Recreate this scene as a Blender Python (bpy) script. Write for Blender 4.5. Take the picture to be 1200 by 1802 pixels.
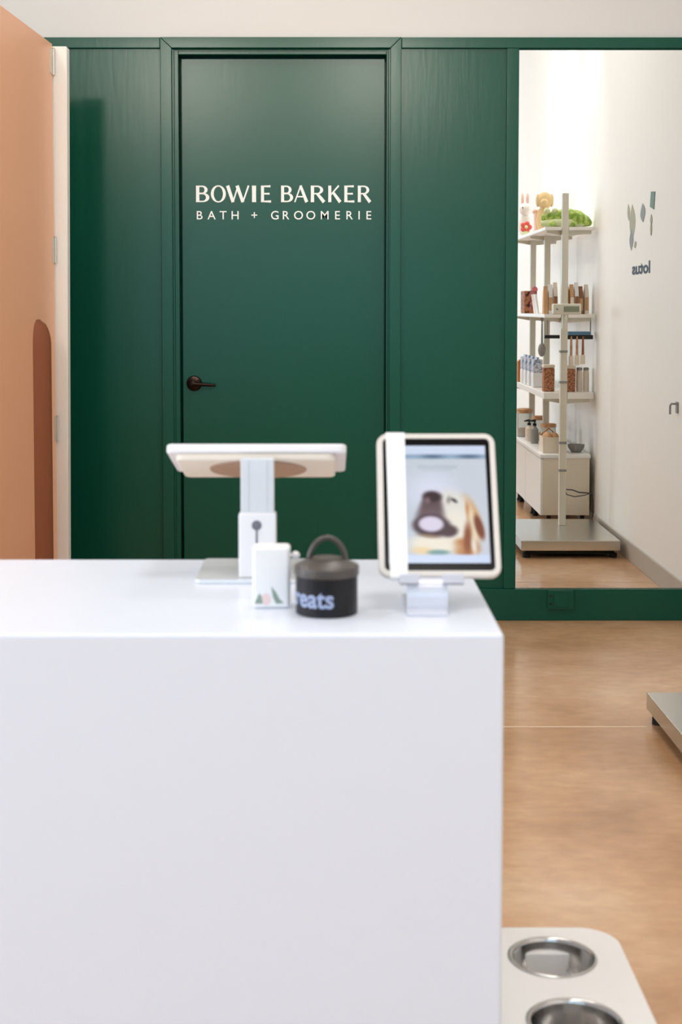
import bpy, bmesh, math, random
from mathutils import Vector, Matrix

random.seed(7)
scene = bpy.context.scene
for o in list(bpy.data.objects):
    bpy.data.objects.remove(o)
COL = scene.collection
R = math.radians

# ------------------------------------------------------------------ camera
CAM_H = 1.398
cd = bpy.data.cameras.new('camera')
cam = bpy.data.objects.new('camera', cd)
COL.objects.link(cam)
cam.location = (0, 0, CAM_H)
cam.rotation_euler = (R(90 - 3.2), 0, 0)
cd.sensor_fit = 'AUTO'
cd.sensor_width = 36
cd.lens = 2507 / 1802 * 36
cd.shift_x = 23 / 1802
cd.shift_y = -221 / 1802
cd.clip_start = 0.05
cd.dof.use_dof = True
cd.dof.focus_distance = 6.4
cd.dof.aperture_fstop = 5.6
scene.camera = cam

# ------------------------------------------------------------------ world, exposure, lights
w = bpy.data.worlds.new('world')
scene.world = w
w.use_nodes = True
w.node_tree.nodes['Background'].inputs[0].default_value = (0.75, 0.86, 1.0, 1)
w.node_tree.nodes['Background'].inputs[1].default_value = 0.6
scene.view_settings.view_transform = 'Standard'
scene.view_settings.look = 'None'
scene.view_settings.gamma = 1
scene.view_settings.use_curve_mapping = False
scene.view_settings.exposure = 0.0


def area(name, loc, rot, sx, sy, power, color, spread=180):
    l = bpy.data.lights.new(name, 'AREA')
    l.shape = 'RECTANGLE'
    l.size, l.size_y = sx, sy
    l.energy = power
    l.color = color
    l.spread = R(spread)
    o = bpy.data.objects.new(name, l)
    COL.objects.link(o)
    o.location = loc
    o.rotation_euler = [R(a) for a in rot]
    return o


DAY = (0.46, 0.75, 1.0)
WARM = (1.0, 0.995, 0.99)
WALL_Y = 6.31      # face of the green panels
FRONT_Y = -4.5     # window wall behind the camera
RIGHT_X = 1.67
LEFT_X = -4.6
CEIL = 4.0
WINDOWS = [(-4.2, -2.5), (-2.2, -0.6), (-0.3, 1.3)]
WZ = (0.8, 3.2)
for i, (a, b) in enumerate(WINDOWS):
    area('daylight_fill', ((a + b) / 2, FRONT_Y - 0.14, sum(WZ) / 2), (90, 0, 0), b - a, WZ[1] - WZ[0], 16 * (b - a), DAY)
SIDE_FILL = [(-3.2, -1.2), (-0.8, 1.2), (1.6, 3.6)]     # unseen windows added in the left wall to light the right wall
for a, b in SIDE_FILL:
    area('daylight_fill', (LEFT_X - 0.14, (a + b) / 2, sum(WZ) / 2), (90, 0, -90), b - a, WZ[1] - WZ[0], 38 * (b - a), (0.86, 0.93, 1.0))  # added fill light facing the right wall
LAMPS = [(-2.06, 4.6, 12), (0.39, 4.6, 16), (-2.06, 2.3, 16), (0.39, 2.3, 16), (-2.06, -1.0, 16), (0.39, -1.0, 16)]
TRACK = [((-1.5, -2.0, 3.80), (-0.8, WALL_Y, 1.75), 320), ((-0.9, -2.0, 3.86), (-0.5, WALL_Y, 1.7), 60), ((0.47, -2.0, 3.86), (0.2, WALL_Y, 1.7), 370)]
WASH = [(1.25, 3.5), (1.25, 2.75), (1.25, 2.0)]


def spot(name, loc, aim, power, color, size, blend=0.6, radius=0.05):
    l = bpy.data.lights.new(name, 'SPOT')
    l.energy = power
    l.color = color
    l.spot_size = R(size)
    l.spot_blend = blend
    l.shadow_soft_size = radius
    o = bpy.data.objects.new(name, l)
    COL.objects.link(o)
    o.location = loc
    o.rotation_euler = (Vector(aim) - Vector(loc)).to_track_quat('-Z', 'Y').to_euler()
    return o


# ------------------------------------------------------------------ materials
def lin(c):
    return tuple(((v / 255) / 12.92 if v / 255 <= 0.04045 else ((v / 255 + 0.055) / 1.055) ** 2.4) for v in c)


def mat(name, rgb, rough=0.5, metal=0.0, spec=0.5, noise=None, bump=None, coat=0.0, trans=0.0, ior=1.45, emit=None, sheen=0.0):
    m = bpy.data.materials.new(name)
    m.use_nodes = True
    nt = m.node_tree
    b = nt.nodes['Principled BSDF']
    c = lin(rgb)
    b.inputs['Base Color'].default_value = (*c, 1)
    b.inputs['Roughness'].default_value = rough
    b.inputs['Metallic'].default_value = metal
    b.inputs['Specular IOR Level'].default_value = spec
    b.inputs['Coat Weight'].default_value = coat
    b.inputs['Transmission Weight'].default_value = trans
    b.inputs['IOR'].default_value = ior
    b.inputs['Sheen Weight'].default_value = sheen
    if emit:
        b.inputs['Emission Color'].default_value = (*lin(emit[0]), 1)
        b.inputs['Emission Strength'].default_value = emit[1]
    tc = None
    if noise or bump:
        tc = nt.nodes.new('ShaderNodeTexCoord')
    if noise:
        rgb2, scale, lo, hi, detail = noise
        n = nt.nodes.new('ShaderNodeTexNoise')
        n.inputs['Scale'].default_value = scale
        n.inputs['Detail'].default_value = detail
        r = nt.nodes.new('ShaderNodeMapRange')
        r.inputs['From Min'].default_value = lo
        r.inputs['From Max'].default_value = hi
        mx = nt.nodes.new('ShaderNodeMix')
        mx.data_type = 'RGBA'
        mx.inputs[6].default_value = (*c, 1)
        mx.inputs[7].default_value = (*lin(rgb2), 1)
        nt.links.new(tc.outputs['Object'], n.inputs['Vector'])
        nt.links.new(n.outputs['Fac'], r.inputs['Value'])
        nt.links.new(r.outputs['Result'], mx.inputs[0])
        nt.links.new(mx.outputs[2], b.inputs['Base Color'])
    if bump:
        scale, strength, stretch = bump
        mp = nt.nodes.new('ShaderNodeMapping')
        mp.inputs['Scale'].default_value = stretch
        n = nt.nodes.new('ShaderNodeTexNoise')
        n.inputs['Scale'].default_value = scale
        n.inputs['Detail'].default_value = 3
        bp = nt.nodes.new('ShaderNodeBump')
        bp.inputs['Strength'].default_value = strength
        bp.inputs['Distance'].default_value = 0.002
        nt.links.new(tc.outputs['Object'], mp.inputs['Vector'])
        nt.links.new(mp.outputs['Vector'], n.inputs['Vector'])
        nt.links.new(n.outputs['Fac'], bp.inputs['Height'])
        nt.links.new(bp.outputs['Normal'], b.inputs['Normal'])
    return m


M = {}
M['green'] = mat('satin green paint', (5, 74, 56), 0.24, spec=0.37, bump=(60, 0.12, (1, 1, 0.12)))
M['white_wall'] = mat('warm white wall paint', (217, 212, 206), 0.6, spec=0.3, bump=(90, 0.05, (1, 1, 1)))
M['right_wall'] = mat('bright white wall paint', (248, 246, 242), 0.6, spec=0.3, bump=(90, 0.05, (1, 1, 1)))
M['grey_wall'] = mat('mid grey wall paint', (128, 130, 132), 0.7)
M['ceiling'] = mat('ceiling paint', (238, 236, 232), 0.8)
M['counter'] = mat('white solid surface', (229, 235, 247), 0.32, spec=0.4)
M['feeder'] = mat('warm white lacquer', (244, 240, 236), 0.35)
M['salmon'] = mat('salmon laminate', (238, 180, 142), 0.35, spec=0.4)
M['white_paint'] = mat('white trim paint', (240, 236, 228), 0.4)
M['hinge'] = mat('white hinge metal', (205, 200, 190), 0.3, 0.4)
M['bronze'] = mat('dark bronze', (38, 26, 22), 0.25, 0.9)
M['letters'] = mat('white vinyl', (246, 246, 242), 0.5)
M['mirror'] = mat('mirror glass', (244, 244, 240), 0.0, 1.0)
M['steel'] = mat('brushed steel', (214, 213, 206), 0.24, 0.92, bump=(40, 0.1, (1, 30, 1)))
M['bowl_steel'] = mat('polished steel', (198, 196, 194), 0.17, 1.0)
M['rubber'] = mat('black rubber', (18, 18, 18), 0.7)
M['scale_post'] = mat('painted scale column', (226, 220, 204), 0.4, 0.1)
M['scale_head'] = mat('scale head plastic', (226, 222, 206), 0.5)
M['lcd'] = mat('grey green display', (140, 146, 124), 0.2)
M['cable'] = mat('dark cable', (60, 54, 48), 0.6)
M['grey_base'] = mat('grey rubber skirting', (190, 181, 170), 0.5)
M['cab_white'] = mat('white cabinet', (244, 243, 241), 0.35)
M['cab_side'] = mat('pale beige cabinet side', (230, 219, 202), 0.5)
M['shelf'] = mat('white shelf', (246, 243, 237), 0.4)
M['post'] = mat('pale grey shelf post', (216, 211, 196), 0.4, 0.3)
M['black'] = mat('matt black enamel', (13, 13, 19), 0.4, spec=0.4)
M['lid'] = mat('dark lid enamel', (62, 54, 48), 0.36, spec=1.0)
M['can_text'] = mat('pale blue print', (160, 172, 206), 0.5)
M['pos'] = mat('white plastic', (240, 238, 240), 0.3)
M['pos_cream'] = mat('cream plastic', (242, 230, 214), 0.4)
M['pos_disc'] = mat('tan swivel plate', (172, 140, 118), 0.4)
M['pos_alu'] = mat('pale aluminium', (226, 228, 232), 0.3, 0.25)
M['pos_hole'] = mat('grey lock', (120, 118, 128), 0.4, 0.3)
M['case'] = mat('off white tablet case', (226, 220, 213), 0.45)
M['bezel'] = mat('black glass bezel', (6, 5, 8), 0.2, spec=0.15)
M['strip'] = mat('white paper strip', (252, 252, 252), 0.6, emit=None)
M['acrylic'] = mat('frosted silver stand', (220, 222, 232), 0.25, 0.15)
M['acrylic_clear'] = mat('clear stand foot', (240, 240, 240), 0.08, 0.0, trans=0.6)
M['green_print'] = mat('green leaf print', (140, 158, 146), 0.6)
M['pink_print'] = mat('pale pink print', (238, 214, 212), 0.6)
M['box_white'] = mat('white card', (242, 242, 244), 0.45)
M['glass'] = mat('window glass', (255, 255, 255), 0.02, trans=1.0, ior=1.1)
M['jar'] = mat('jar glass', (245, 248, 246), 0.05, trans=0.75, ior=1.2)
M['wood'] = mat('pale wood', (214, 168, 124), 0.5, noise=((190, 140, 98), 30, 0.35, 0.65, 2))
M['kibble'] = mat('brown kibble', (196, 140, 106), 0.8, noise=((144, 90, 60), 90, 0.4, 0.6, 1))
M['kraft'] = mat('kraft paper', (206, 160, 116), 0.7)
M['brown'] = mat('brown paper', (150, 100, 64), 0.6)
M['cream'] = mat('cream paper', (236, 222, 204), 0.6)
M['bag_white'] = mat('white pouch', (238, 238, 240), 0.45)
M['bag_blue'] = mat('blue speckled print', (132, 148, 180), 0.5, noise=((220, 224, 232), 70, 0.4, 0.6, 1))
M['orange'] = mat('orange card', (192, 120, 50), 0.6)
M['pink'] = mat('pink print', (226, 120, 128), 0.6)
M['rose'] = mat('dusty pink print', (202, 130, 132), 0.6, noise=((90, 40, 50), 50, 0.5, 0.65, 1))
M['picture_brown'] = mat('brown printed card', (178, 116, 74), 0.6, noise=((60, 20, 30), 40, 0.5, 0.62, 1))
M['plush_green'] = mat('green plush', (192, 208, 112), 0.95, noise=((128, 164, 62), 35, 0.4, 0.6, 1), sheen=0.4)
M['plush_pale'] = mat('pale green plush', (220, 228, 178), 0.95, sheen=0.4)
M['plush_tan'] = mat('tan plush', (214, 184, 132), 0.95, sheen=0.4, bump=(60, 0.6, (1, 1, 1)))
M['plush_white'] = mat('white plush', (240, 236, 230), 0.95, sheen=0.4)
M['plush_red'] = mat('coral plush', (236, 100, 92), 0.95, sheen=0.4)
M['plush_pink'] = mat('pale pink plush', (244, 206, 190), 0.95, sheen=0.4)
M['dark_black'] = mat('black plastic', (16, 16, 20), 0.4)
M['blue'] = mat('blue folded cloth', (108, 150, 182), 0.8)
M['grey_plastic'] = mat('grey plastic', (150, 148, 144), 0.5)
M['leaf_olive'] = mat('olive leaf paint', (176, 178, 160), 0.7)
M['leaf_grey'] = mat('grey leaf paint', (150, 156, 160), 0.7)
M['leaf_teal'] = mat('teal leaf paint', (120, 146, 140), 0.7)
M['word'] = mat('dark slate lettering', (52, 66, 78), 0.6)
M['lamp_glow'] = mat('lamp diffuser', (255, 250, 240), 0.5, emit=((255, 240, 220), 3.0))


def floor_material():
    m = bpy.data.materials.new('polished tan concrete')
    m.use_nodes = True
    nt = m.node_tree
    b = nt.nodes['Principled BSDF']
    tc = nt.nodes.new('ShaderNodeTexCoord')

    def noise(scale, detail, stretch=(1, 1, 1)):
        mp = nt.nodes.new('ShaderNodeMapping')
        mp.inputs['Scale'].default_value = stretch
        n = nt.nodes.new('ShaderNodeTexNoise')
        n.inputs['Scale'].default_value = scale
        n.inputs['Detail'].default_value = detail
        nt.links.new(tc.outputs['Object'], mp.inputs['Vector'])
        nt.links.new(mp.outputs['Vector'], n.inputs['Vector'])
        return n

    def ramp(node, stops):
        r = nt.nodes.new('ShaderNodeValToRGB')
        els = r.color_ramp.elements
        while len(els) < len(stops):
            els.new(0.5)
        for e, (p, c) in zip(els, stops):
            e.position = p
            e.color = (*lin(c), 1)
        nt.links.new(node.outputs['Fac'], r.inputs['Fac'])
        return r

    r1 = ramp(noise(1.7, 5), [(0.28, FLOOR_C[0]), (0.5, FLOOR_C[1]), (0.72, FLOOR_C[2])])
    r2 = ramp(noise(14, 4, (1, 1.6, 1)), [(0.3, (234, 231, 228)), (0.7, (255, 255, 255))])
    mx = nt.nodes.new('ShaderNodeMix')
    mx.data_type = 'RGBA'
    mx.blend_type = 'MULTIPLY'
    mx.inputs[0].default_value = 0.8
    nt.links.new(r1.outputs[0], mx.inputs[6])
    nt.links.new(r2.outputs[0], mx.inputs[7])
    nt.links.new(mx.outputs[2], b.inputs['Base Color'])
    rn = noise(5, 3)
    mr = nt.nodes.new('ShaderNodeMapRange')
    mr.inputs['To Min'].default_value = 0.13
    mr.inputs['To Max'].default_value = 0.26
    nt.links.new(rn.outputs['Fac'], mr.inputs['Value'])
    nt.links.new(mr.outputs['Result'], b.inputs['Roughness'])
    b.inputs['Specular IOR Level'].default_value = 0.5
    return m


FLOOR_C = [(184, 138, 98), (212, 168, 128), (228, 192, 156)]
M['floor'] = floor_material()


# ------------------------------------------------------------------ mesh helpers
class MB:
    """collects shapes; build() links them as ONE mesh object"""

    def __init__(s, X=None):
        s.bm = bmesh.new()
        s.X = X or Matrix.Identity(4)

    def _add(s, t, mi, Mx=None):
        t.transform(s.X @ (Mx or Matrix.Identity(4)))
        vs = [s.bm.verts.new(v.co) for v in t.verts]
        t.verts.index_update()
        for f in t.faces:
            try:
                nf = s.bm.faces.new([vs[v.index] for v in f.verts])
                nf.material_index = mi
            except ValueError:
                pass
        t.free()
        return s

    def box(s, x0, x1, y0, y1, z0, z1, bev=0.0, seg=2, mi=0, Mx=None):
        t = bmesh.new()
        bmesh.ops.create_cube(t, size=1)
        for v in t.verts:
            v.co = Vector(((x0 + x1) / 2 + v.co.x * (x1 - x0), (y0 + y1) / 2 + v.co.y * (y1 - y0), (z0 + z1) / 2 + v.co.z * (z1 - z0)))
        if bev:
            bmesh.ops.bevel(t, geom=t.edges[:], offset=bev, segments=seg, affect='EDGES', profile=0.5)
        return s._add(t, mi, Mx)

    def prism(s, pts, z0, z1, bev=0.0, seg=2, mi=0, Mx=None, holes=None):
        t = bmesh.new()
        lo = [t.verts.new((x, y, z0)) for x, y in pts]
        hi = [t.verts.new((x, y, z1)) for x, y in pts]
        n = len(pts)
        t.faces.new(lo[::-1])
        t.faces.new(hi)
        for i in range(n):
            t.faces.new((lo[i], lo[(i + 1) % n], hi[(i + 1) % n], hi[i]))
        bmesh.ops.recalc_face_normals(t, faces=t.faces[:])
        if bev:
            es = [e for e in t.edges if abs(e.verts[0].co.z - e.verts[1].co.z) < 1e-6]
            bmesh.ops.bevel(t, geom=es, offset=bev, segments=seg, affect='EDGES', profile=0.5)
        return s._add(t, mi, Mx)

    def lathe(s, prof, c=(0, 0, 0), n=40, mi=0, Mx=None):
        t = bmesh.new()
        rings = []
        for r, z in prof:
            if r < 1e-6:
                rings.append([t.verts.new((c[0], c[1], c[2] + z))])
            else:
                rings.append([t.verts.new((c[0] + r * math.cos(2 * math.pi * k / n), c[1] + r * math.sin(2 * math.pi * k / n), c[2] + z)) for k in range(n)])
        for a, b in zip(rings, rings[1:]):
            for k in range(n):
                q = [a[k % len(a)], a[(k + 1) % len(a)], b[(k + 1) % len(b)], b[k % len(b)]]
                u = []
                for v in q:
                    if v not in u:
                        u.append(v)
                if len(u) > 2:
                    t.faces.new(u)
        bmesh.ops.recalc_face_normals(t, faces=t.faces[:])
        return s._add(t, mi, Mx)

    def tube(s, pts, r, n=10, mi=0, Mx=None, flat=1.0):
        pts = [Vector(p) for p in pts]
        rs = r if isinstance(r, (list, tuple)) else [r] * len(pts)
        t = bmesh.new()
        d0 = (pts[1] - pts[0]).normalized()
        up = Vector((0, 0, 1)) if abs(d0.z) < 0.9 else Vector((1, 0, 0))
        nx = d0.cross(up).normalized()
        rings = []
        for i, p in enumerate(pts):
            d = (pts[min(i + 1, len(pts) - 1)] - pts[max(i - 1, 0)]).normalized()
            nx = (nx - d * nx.dot(d)).normalized()
            ny = d.cross(nx)
            rings.append([t.verts.new(p + (nx * math.cos(2 * math.pi * k / n) + ny * math.sin(2 * math.pi * k / n) * flat) * rs[i]) for k in range(n)])
        for a, b in zip(rings, rings[1:]):
            for k in range(n):
                t.faces.new((a[k], a[(k + 1) % n], b[(k + 1) % n], b[k]))
        t.faces.new(rings[0][::-1])
        t.faces.new(rings[-1])
        bmesh.ops.recalc_face_normals(t, faces=t.faces[:])
        return s._add(t, mi, Mx)

    def ell(s, c, r, mi=0, Mx=None, n=20):
        t = bmesh.new()
        bmesh.ops.create_uvsphere(t, u_segments=n, v_segments=n // 2 + 2, radius=1)
        r = r if isinstance(r, (list, tuple)) else (r, r, r)
        for v in t.verts:
            v.co = Vector((c[0] + v.co.x * r[0], c[1] + v.co.y * r[1], c[2] + v.co.z * r[2]))
        return s._add(t, mi, Mx)

    def build(s, name, mats, parent=None, origin=(0, 0, 0), sharp=40):
        org = Vector(ORG[parent.name]) if parent else Vector(origin)
        for v in s.bm.verts:
            v.co -= org
        me = bpy.data.meshes.new(name)
        s.bm.normal_update()
        s.bm.to_mesh(me)
        s.bm.free()
        for m in (mats if isinstance(mats, (list, tuple)) else [mats]):
            me.materials.append(m)
        me.polygons.foreach_set('use_smooth', [True] * len(me.polygons))
        me.set_sharp_from_angle(angle=R(sharp))
        o = bpy.data.objects.new(name, me)
        COL.objects.link(o)
        if parent:
            o.parent = parent
        else:
            o.location = org
        wn = o.modifiers.new('even shading', 'WEIGHTED_NORMAL')
        wn.keep_sharp = True
        ORG[o.name] = tuple(org)
        return o


ORG = {}


def rrect(x0, x1, y0, y1, r, n=8):
    rs = r if isinstance(r, (list, tuple)) else [r] * 4
    pts = []
    for (cx, cy, a0, rr) in ((x1 - rs[0], y1 - rs[0], 0, rs[0]), (x0 + rs[1], y1 - rs[1], 90, rs[1]), (x0 + rs[2], y0 + rs[2], 180, rs[2]), (x1 - rs[3], y0 + rs[3], 270, rs[3])):
        for k in range(n + 1):
            a = R(a0 + 90 * k / n)
            pts.append((cx + rr * math.cos(a), cy + rr * math.sin(a)))
    return pts


def tag(o, label, cat, group=None):
    o['label'] = label
    o['category'] = cat
    if group:
        o['group'] = group
    return o


def thing(name, label, cat, loc=(0, 0, 0), group=None):
    o = bpy.data.objects.new(name, None)
    o.empty_display_size = 0.05
    COL.objects.link(o)
    o.location = loc
    ORG[o.name] = tuple(loc)
    return tag(o, label, cat, group)


def struct(name, mb, m, label=None):
    o = mb.build(name, m)
    o['kind'] = 'structure'
    if label:
        o['label'] = label
    return o


def text_mesh(txt, size, offset=0.0, thick=0.001):
    """a word from the built-in typeface as a bmesh in its own XY plane, baseline at y=0"""
    cu = bpy.data.curves.new('word', 'FONT')
    cu.body = txt
    cu.size = size
    cu.offset = offset
    cu.extrude = thick
    ob = bpy.data.objects.new('word', cu)
    COL.objects.link(ob)
    dg = bpy.context.evaluated_depsgraph_get()
    me = ob.evaluated_get(dg).to_mesh()
    t = bmesh.new()
    t.from_mesh(me)
    ob.evaluated_get(dg).to_mesh_clear()
    bpy.data.objects.remove(ob)
    bpy.data.curves.remove(cu)
    return t


def bounds(t):
    xs = [v.co.x for v in t.verts]
    ys = [v.co.y for v in t.verts]
    return min(xs), max(xs), min(ys), max(ys)


# ================================================================== room shell
b = MB(); b.box(LEFT_X - 0.2, RIGHT_X + 0.2, FRONT_Y - 0.2, WALL_Y + 0.2, -0.1, 0.0)
struct('floor', b, M['floor'])
b = MB(); b.box(LEFT_X - 0.2, RIGHT_X + 0.2, FRONT_Y - 0.2, WALL_Y + 0.2, CEIL, CEIL + 0.1)
struct('ceiling', b, M['ceiling'])
b = MB(); b.box(RIGHT_X, RIGHT_X + 0.15, FRONT_Y, WALL_Y + 0.15, 0, CEIL)
struct('wall_right', b, M['right_wall'])
b = MB()
b.box(LEFT_X - 0.15, LEFT_X, FRONT_Y, WALL_Y + 0.15, 0, WZ[0])
b.box(LEFT_X - 0.15, LEFT_X, FRONT_Y, WALL_Y + 0.15, WZ[1], CEIL)
ex = [FRONT_Y] + [v for p in SIDE_FILL for v in p] + [WALL_Y + 0.15]
for a, c in zip(ex[0::2], ex[1::2]):
    b.box(LEFT_X - 0.15, LEFT_X, a, c, WZ[0], WZ[1])
struct('wall_left', b, M['grey_wall'])
# window wall behind the camera
b = MB()
b.box(LEFT_X, RIGHT_X, FRONT_Y - 0.15, FRONT_Y, 0, WZ[0])
b.box(LEFT_X, RIGHT_X, FRONT_Y - 0.15, FRONT_Y, WZ[1], CEIL)
ex = [LEFT_X] + [v for p in WINDOWS for v in p] + [RIGHT_X]
for a, c in zip(ex[0::2], ex[1::2]):
    b.box(a, c, FRONT_Y - 0.15, FRONT_Y, WZ[0], WZ[1])
struct('wall_front', b, M['grey_wall'])
for i, (a, c) in enumerate(WINDOWS):
    b = MB()
    for x0, x1, z0, z1 in ((a, a + 0.05, *WZ), (c - 0.05, c, *WZ), (a + 0.05, c - 0.05, WZ[0], WZ[0] + 0.05), (a + 0.05, c - 0.05, WZ[1] - 0.05, WZ[1]), (a + 0.05, c - 0.05, 2.4, 2.45)):
        b.box(x0, x1, FRONT_Y - 0.1, FRONT_Y - 0.04, z0, z1, 0.004)
    struct('window_%d' % (i + 1), b, M['white_paint'])
for i, (a, c) in enumerate(SIDE_FILL):
    b = MB()
    for y0, y1, z0, z1 in ((a, a + 0.05, *WZ), (c - 0.05, c, *WZ), (a + 0.05, c - 0.05, WZ[0], WZ[0] + 0.05), (a + 0.05, c - 0.05, WZ[1] - 0.05, WZ[1]), (a + 0.05, c - 0.05, 2.4, 2.45)):
        b.box(LEFT_X - 0.1, LEFT_X - 0.04, y0, y1, z0, z1, 0.004)
    struct('window_%d' % (i + 4), b, M['white_paint'])  # frame of an added side window, there for the fill light
# joints in the floor
b = MB(); b.box(LEFT_X, 1.065, 4.674, 4.682, -0.002, 0.0008)
struct('trim_1', b, mat('pale joint filler', (236, 212, 182), 0.5), 'pale joint line across the tan floor')
b = MB(); b.box(LEFT_X, RIGHT_X - 0.02, 5.43, 5.434, -0.002, 0.0006)
struct('trim_2', b, mat('faint joint', (206, 172, 140), 0.5))

# ---- back wall: white above, green panelling below
RAIL0, RAIL1 = 2.526, 2.573
b = MB(); b.box(LEFT_X, RIGHT_X, WALL_Y, WALL_Y + 0.15, RAIL1, CEIL)
struct('wall_back_upper', b, M['white_wall'])
b = MB()
b.box(LEFT_X, -0.676, WALL_Y, WALL_Y + 0.15, 0, RAIL1)
b.box(0.267, RIGHT_X, WALL_Y, WALL_Y + 0.15, 0, RAIL1)
b.box(-0.676, 0.267, WALL_Y + 0.01, WALL_Y + 0.15, 2.519, RAIL1)
b.box(-0.676, 0.267, WALL_Y + 0.11, WALL_Y + 0.15, 0, 2.519)
struct('wall_back', b, M['green'])
TY = WALL_Y - 0.016
b = MB(); b.box(LEFT_X, -0.734, TY, WALL_Y, RAIL0, RAIL1, 0.003); b.box(0.3225, RIGHT_X, TY, WALL_Y, RAIL0, RAIL1, 0.003)
struct('trim_3', b, M['green'], 'green top rail of the panelling')
# mitred casing round the door
b = MB()
for pts in ([(-0.733, 0), (-0.683, 0), (-0.683, 2.526), (-0.733, RAIL1)],
            [(0.321, 0), (0.321, RAIL1), (0.273, 2.526), (0.273, 0)],
            [(-0.7325, RAIL1), (-0.6825, 2.5262), (0.2725, 2.5262), (0.3205, RAIL1)]):
    b.prism(pts, 0, 0.02, 0.0025, 2, Mx=Matrix.Translation((0, WALL_Y, 0)) @ Matrix.Rotation(R(90), 4, 'X'))
struct('trim_4', b, M['green'], 'green mitred casing round the door')
# stiles, skirting
b = MB()
for x0, x1 in ((-1.62, -1.57), (-2.6, -2.55), (-3.6, -3.55)):
    b.box(x0, x1, TY, WALL_Y, 0.142, RAIL0, 0.003)
struct('trim_5', b, M['green'])
b = MB(); b.box(0.782, 0.836, TY - 0.002, WALL_Y, 0.142, RAIL0, 0.003); b.box(1.615, RIGHT_X, TY - 0.002, WALL_Y, 0.142, RAIL0, 0.003)
struct('trim_6', b, M['green'], 'green stile beside the mirror')
b = MB(); b.box(0.3225, RIGHT_X, WALL_Y - 0.024, WALL_Y, 0.0, 0.1415, 0.003); b.box(LEFT_X, -0.734, WALL_Y - 0.024, WALL_Y, 0.0, 0.1415, 0.003)
struct('baseboard_back', b, M['green'])
b = MB(); b.box(RIGHT_X - 0.012, RIGHT_X, FRONT_Y, WALL_Y - 0.026, 0.0, 0.105, 0.003)
struct('baseboard_right', b, M['grey_base'])
# door frame and leaf
b = MB()
b.box(-0.676, -0.656, WALL_Y + 0.006, WALL_Y + 0.11, 0, 2.519, 0.002)
b.box(0.257, 0.267, WALL_Y + 0.006, WALL_Y + 0.11, 0, 2.519, 0.002)
b.box(-0.656, 0.257, WALL_Y + 0.006, WALL_Y + 0.11, 2.502, 2.519, 0.002)
struct('trim_7', b, M['green'], 'green door jamb')
b = MB(); b.box(-0.648, 0.251, WALL_Y + 0.055, WALL_Y + 0.1, 0.008, 2.492, 0.002)
door = struct('door_1', b, M['green'], 'green door lettered BOWIE BARKER BATH + GROOMERIE')
DOOR_Y = WALL_Y + 0.055


# ---- lettering on the door: a flared display capital alphabet drawn stroke by stroke
def st(x0, y0, x1, y1, w0, w1):
    dx, dy = x1 - x0, y1 - y0
    L = math.hypot(dx, dy)
    px, py = -dy / L / 2, dx / L / 2
    xm, ym = (x0 + x1) / 2, (y0 + y1) / 2
    wm = min(w0, w1) * 0.94 if abs(w0 - w1) < 1e-6 else (w0 + w1) / 2
    return [(x0 - px * w0, y0 - py * w0), (xm - px * wm, ym - py * wm), (x1 - px * w1, y1 - py * w1), (x1 + px * w1, y1 + py * w1), (xm + px * wm, ym + py * wm), (x0 + px * w0, y0 + py * w0)]


def arc(cx, cy, rx, ry, tx, ty, a0, a1, n=18):
    """crescent: outer ellipse rx,ry; inner ellipse thinner by tx (sides) and ty (top)"""
    o = [(cx + rx * math.cos(R(a0 + (a1 - a0) * k / n)), cy + ry * math.sin(R(a0 + (a1 - a0) * k / n))) for k in range(n + 1)]
    i = [(cx + (rx - tx) * math.cos(R(a0 + (a1 - a0) * k / n)), cy + (ry - ty) * math.sin(R(a0 + (a1 - a0) * k / n))) for k in range(n + 1)]
    return [[o[k], o[k + 1], i[k + 1], i[k]] for k in range(n)]


T, t_ = 0.215, 0.085
GLYPH = {
    'B': [[st(.12, 0, .12, 1, T, T)], arc(.40, .745, .34, .255, T * .9, t_, -90, 90), [[(.12, 1), (.12, 1 - t_), (.41, 1 - t_), (.41, 1)]],
          [[(.12, .49 + t_), (.12, .49), (.41, .49), (.41, .49 + t_)]], arc(.43, .28, .42, .28, T, t_, -90, 90), [[(.12, t_), (.12, 0), (.44, 0), (.44, t_)]],
          [[(.12, .56), (.12, .56 - t_), (.44, .56 - t_), (.44, .56)]]],
    'O': [arc(.55, .5, .55, .52, T, t_ * .9, 0, 360, 40)],
    'W': [[st(.10, 1, .44, 0, T, T * .9)], [st(.44, 0, .76, 1, t_, t_ * 1.1)], [st(.70, 1, 1.06, 0, T, T * .9)], [st(1.06, 0, 1.42, 1, t_, t_ * 1.3)]],
    'I': [[st(.12, 0, .12, 1, T, T)]],
    'E': [[st(.12, 0, .12, 1, T, T)], [st(.12, 1 - t_ / 2, .66, 1 - t_ / 2, t_, t_ * 1.5)], [st(.12, .51, .60, .51, t_, t_ * 1.3)], [st(.12, t_ / 2, .70, t_ / 2, t_, t_ * 1.6)]],
    'A': [[st(.06, 0, .46, 1, t_, t_ * 1.1)], [st(.44, 1, .86, 0, T * .8, T)], [st(.18, .33, .70, .33, t_, t_)]],
    'R': [[st(.12, 0, .12, 1, T, T)], arc(.42, .735, .38, .265, T * .9, t_, -90, 90), [[(.12, 1), (.12, 1 - t_), (.43, 1 - t_), (.43, 1)]],
          [[(.12, .47 + t_), (.12, .47), (.43, .47), (.43, .47 + t_)]], [st(.42, .52, .86, 0, T * .8, T)]],
    'K': [[st(.12, 0, .12, 1, T, T)], [st(.20, .45, .74, 1, t_, t_ * 1.3)], [st(.34, .60, .84, 0, T * .8, T)]],
}
PXM = (0.195 + 0.585) / (655 - 343)          # metres per pixel on the door
to_wall = Matrix.Rotation(R(90), 4, 'X')     # XY plane -> XZ plane facing -Y


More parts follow.
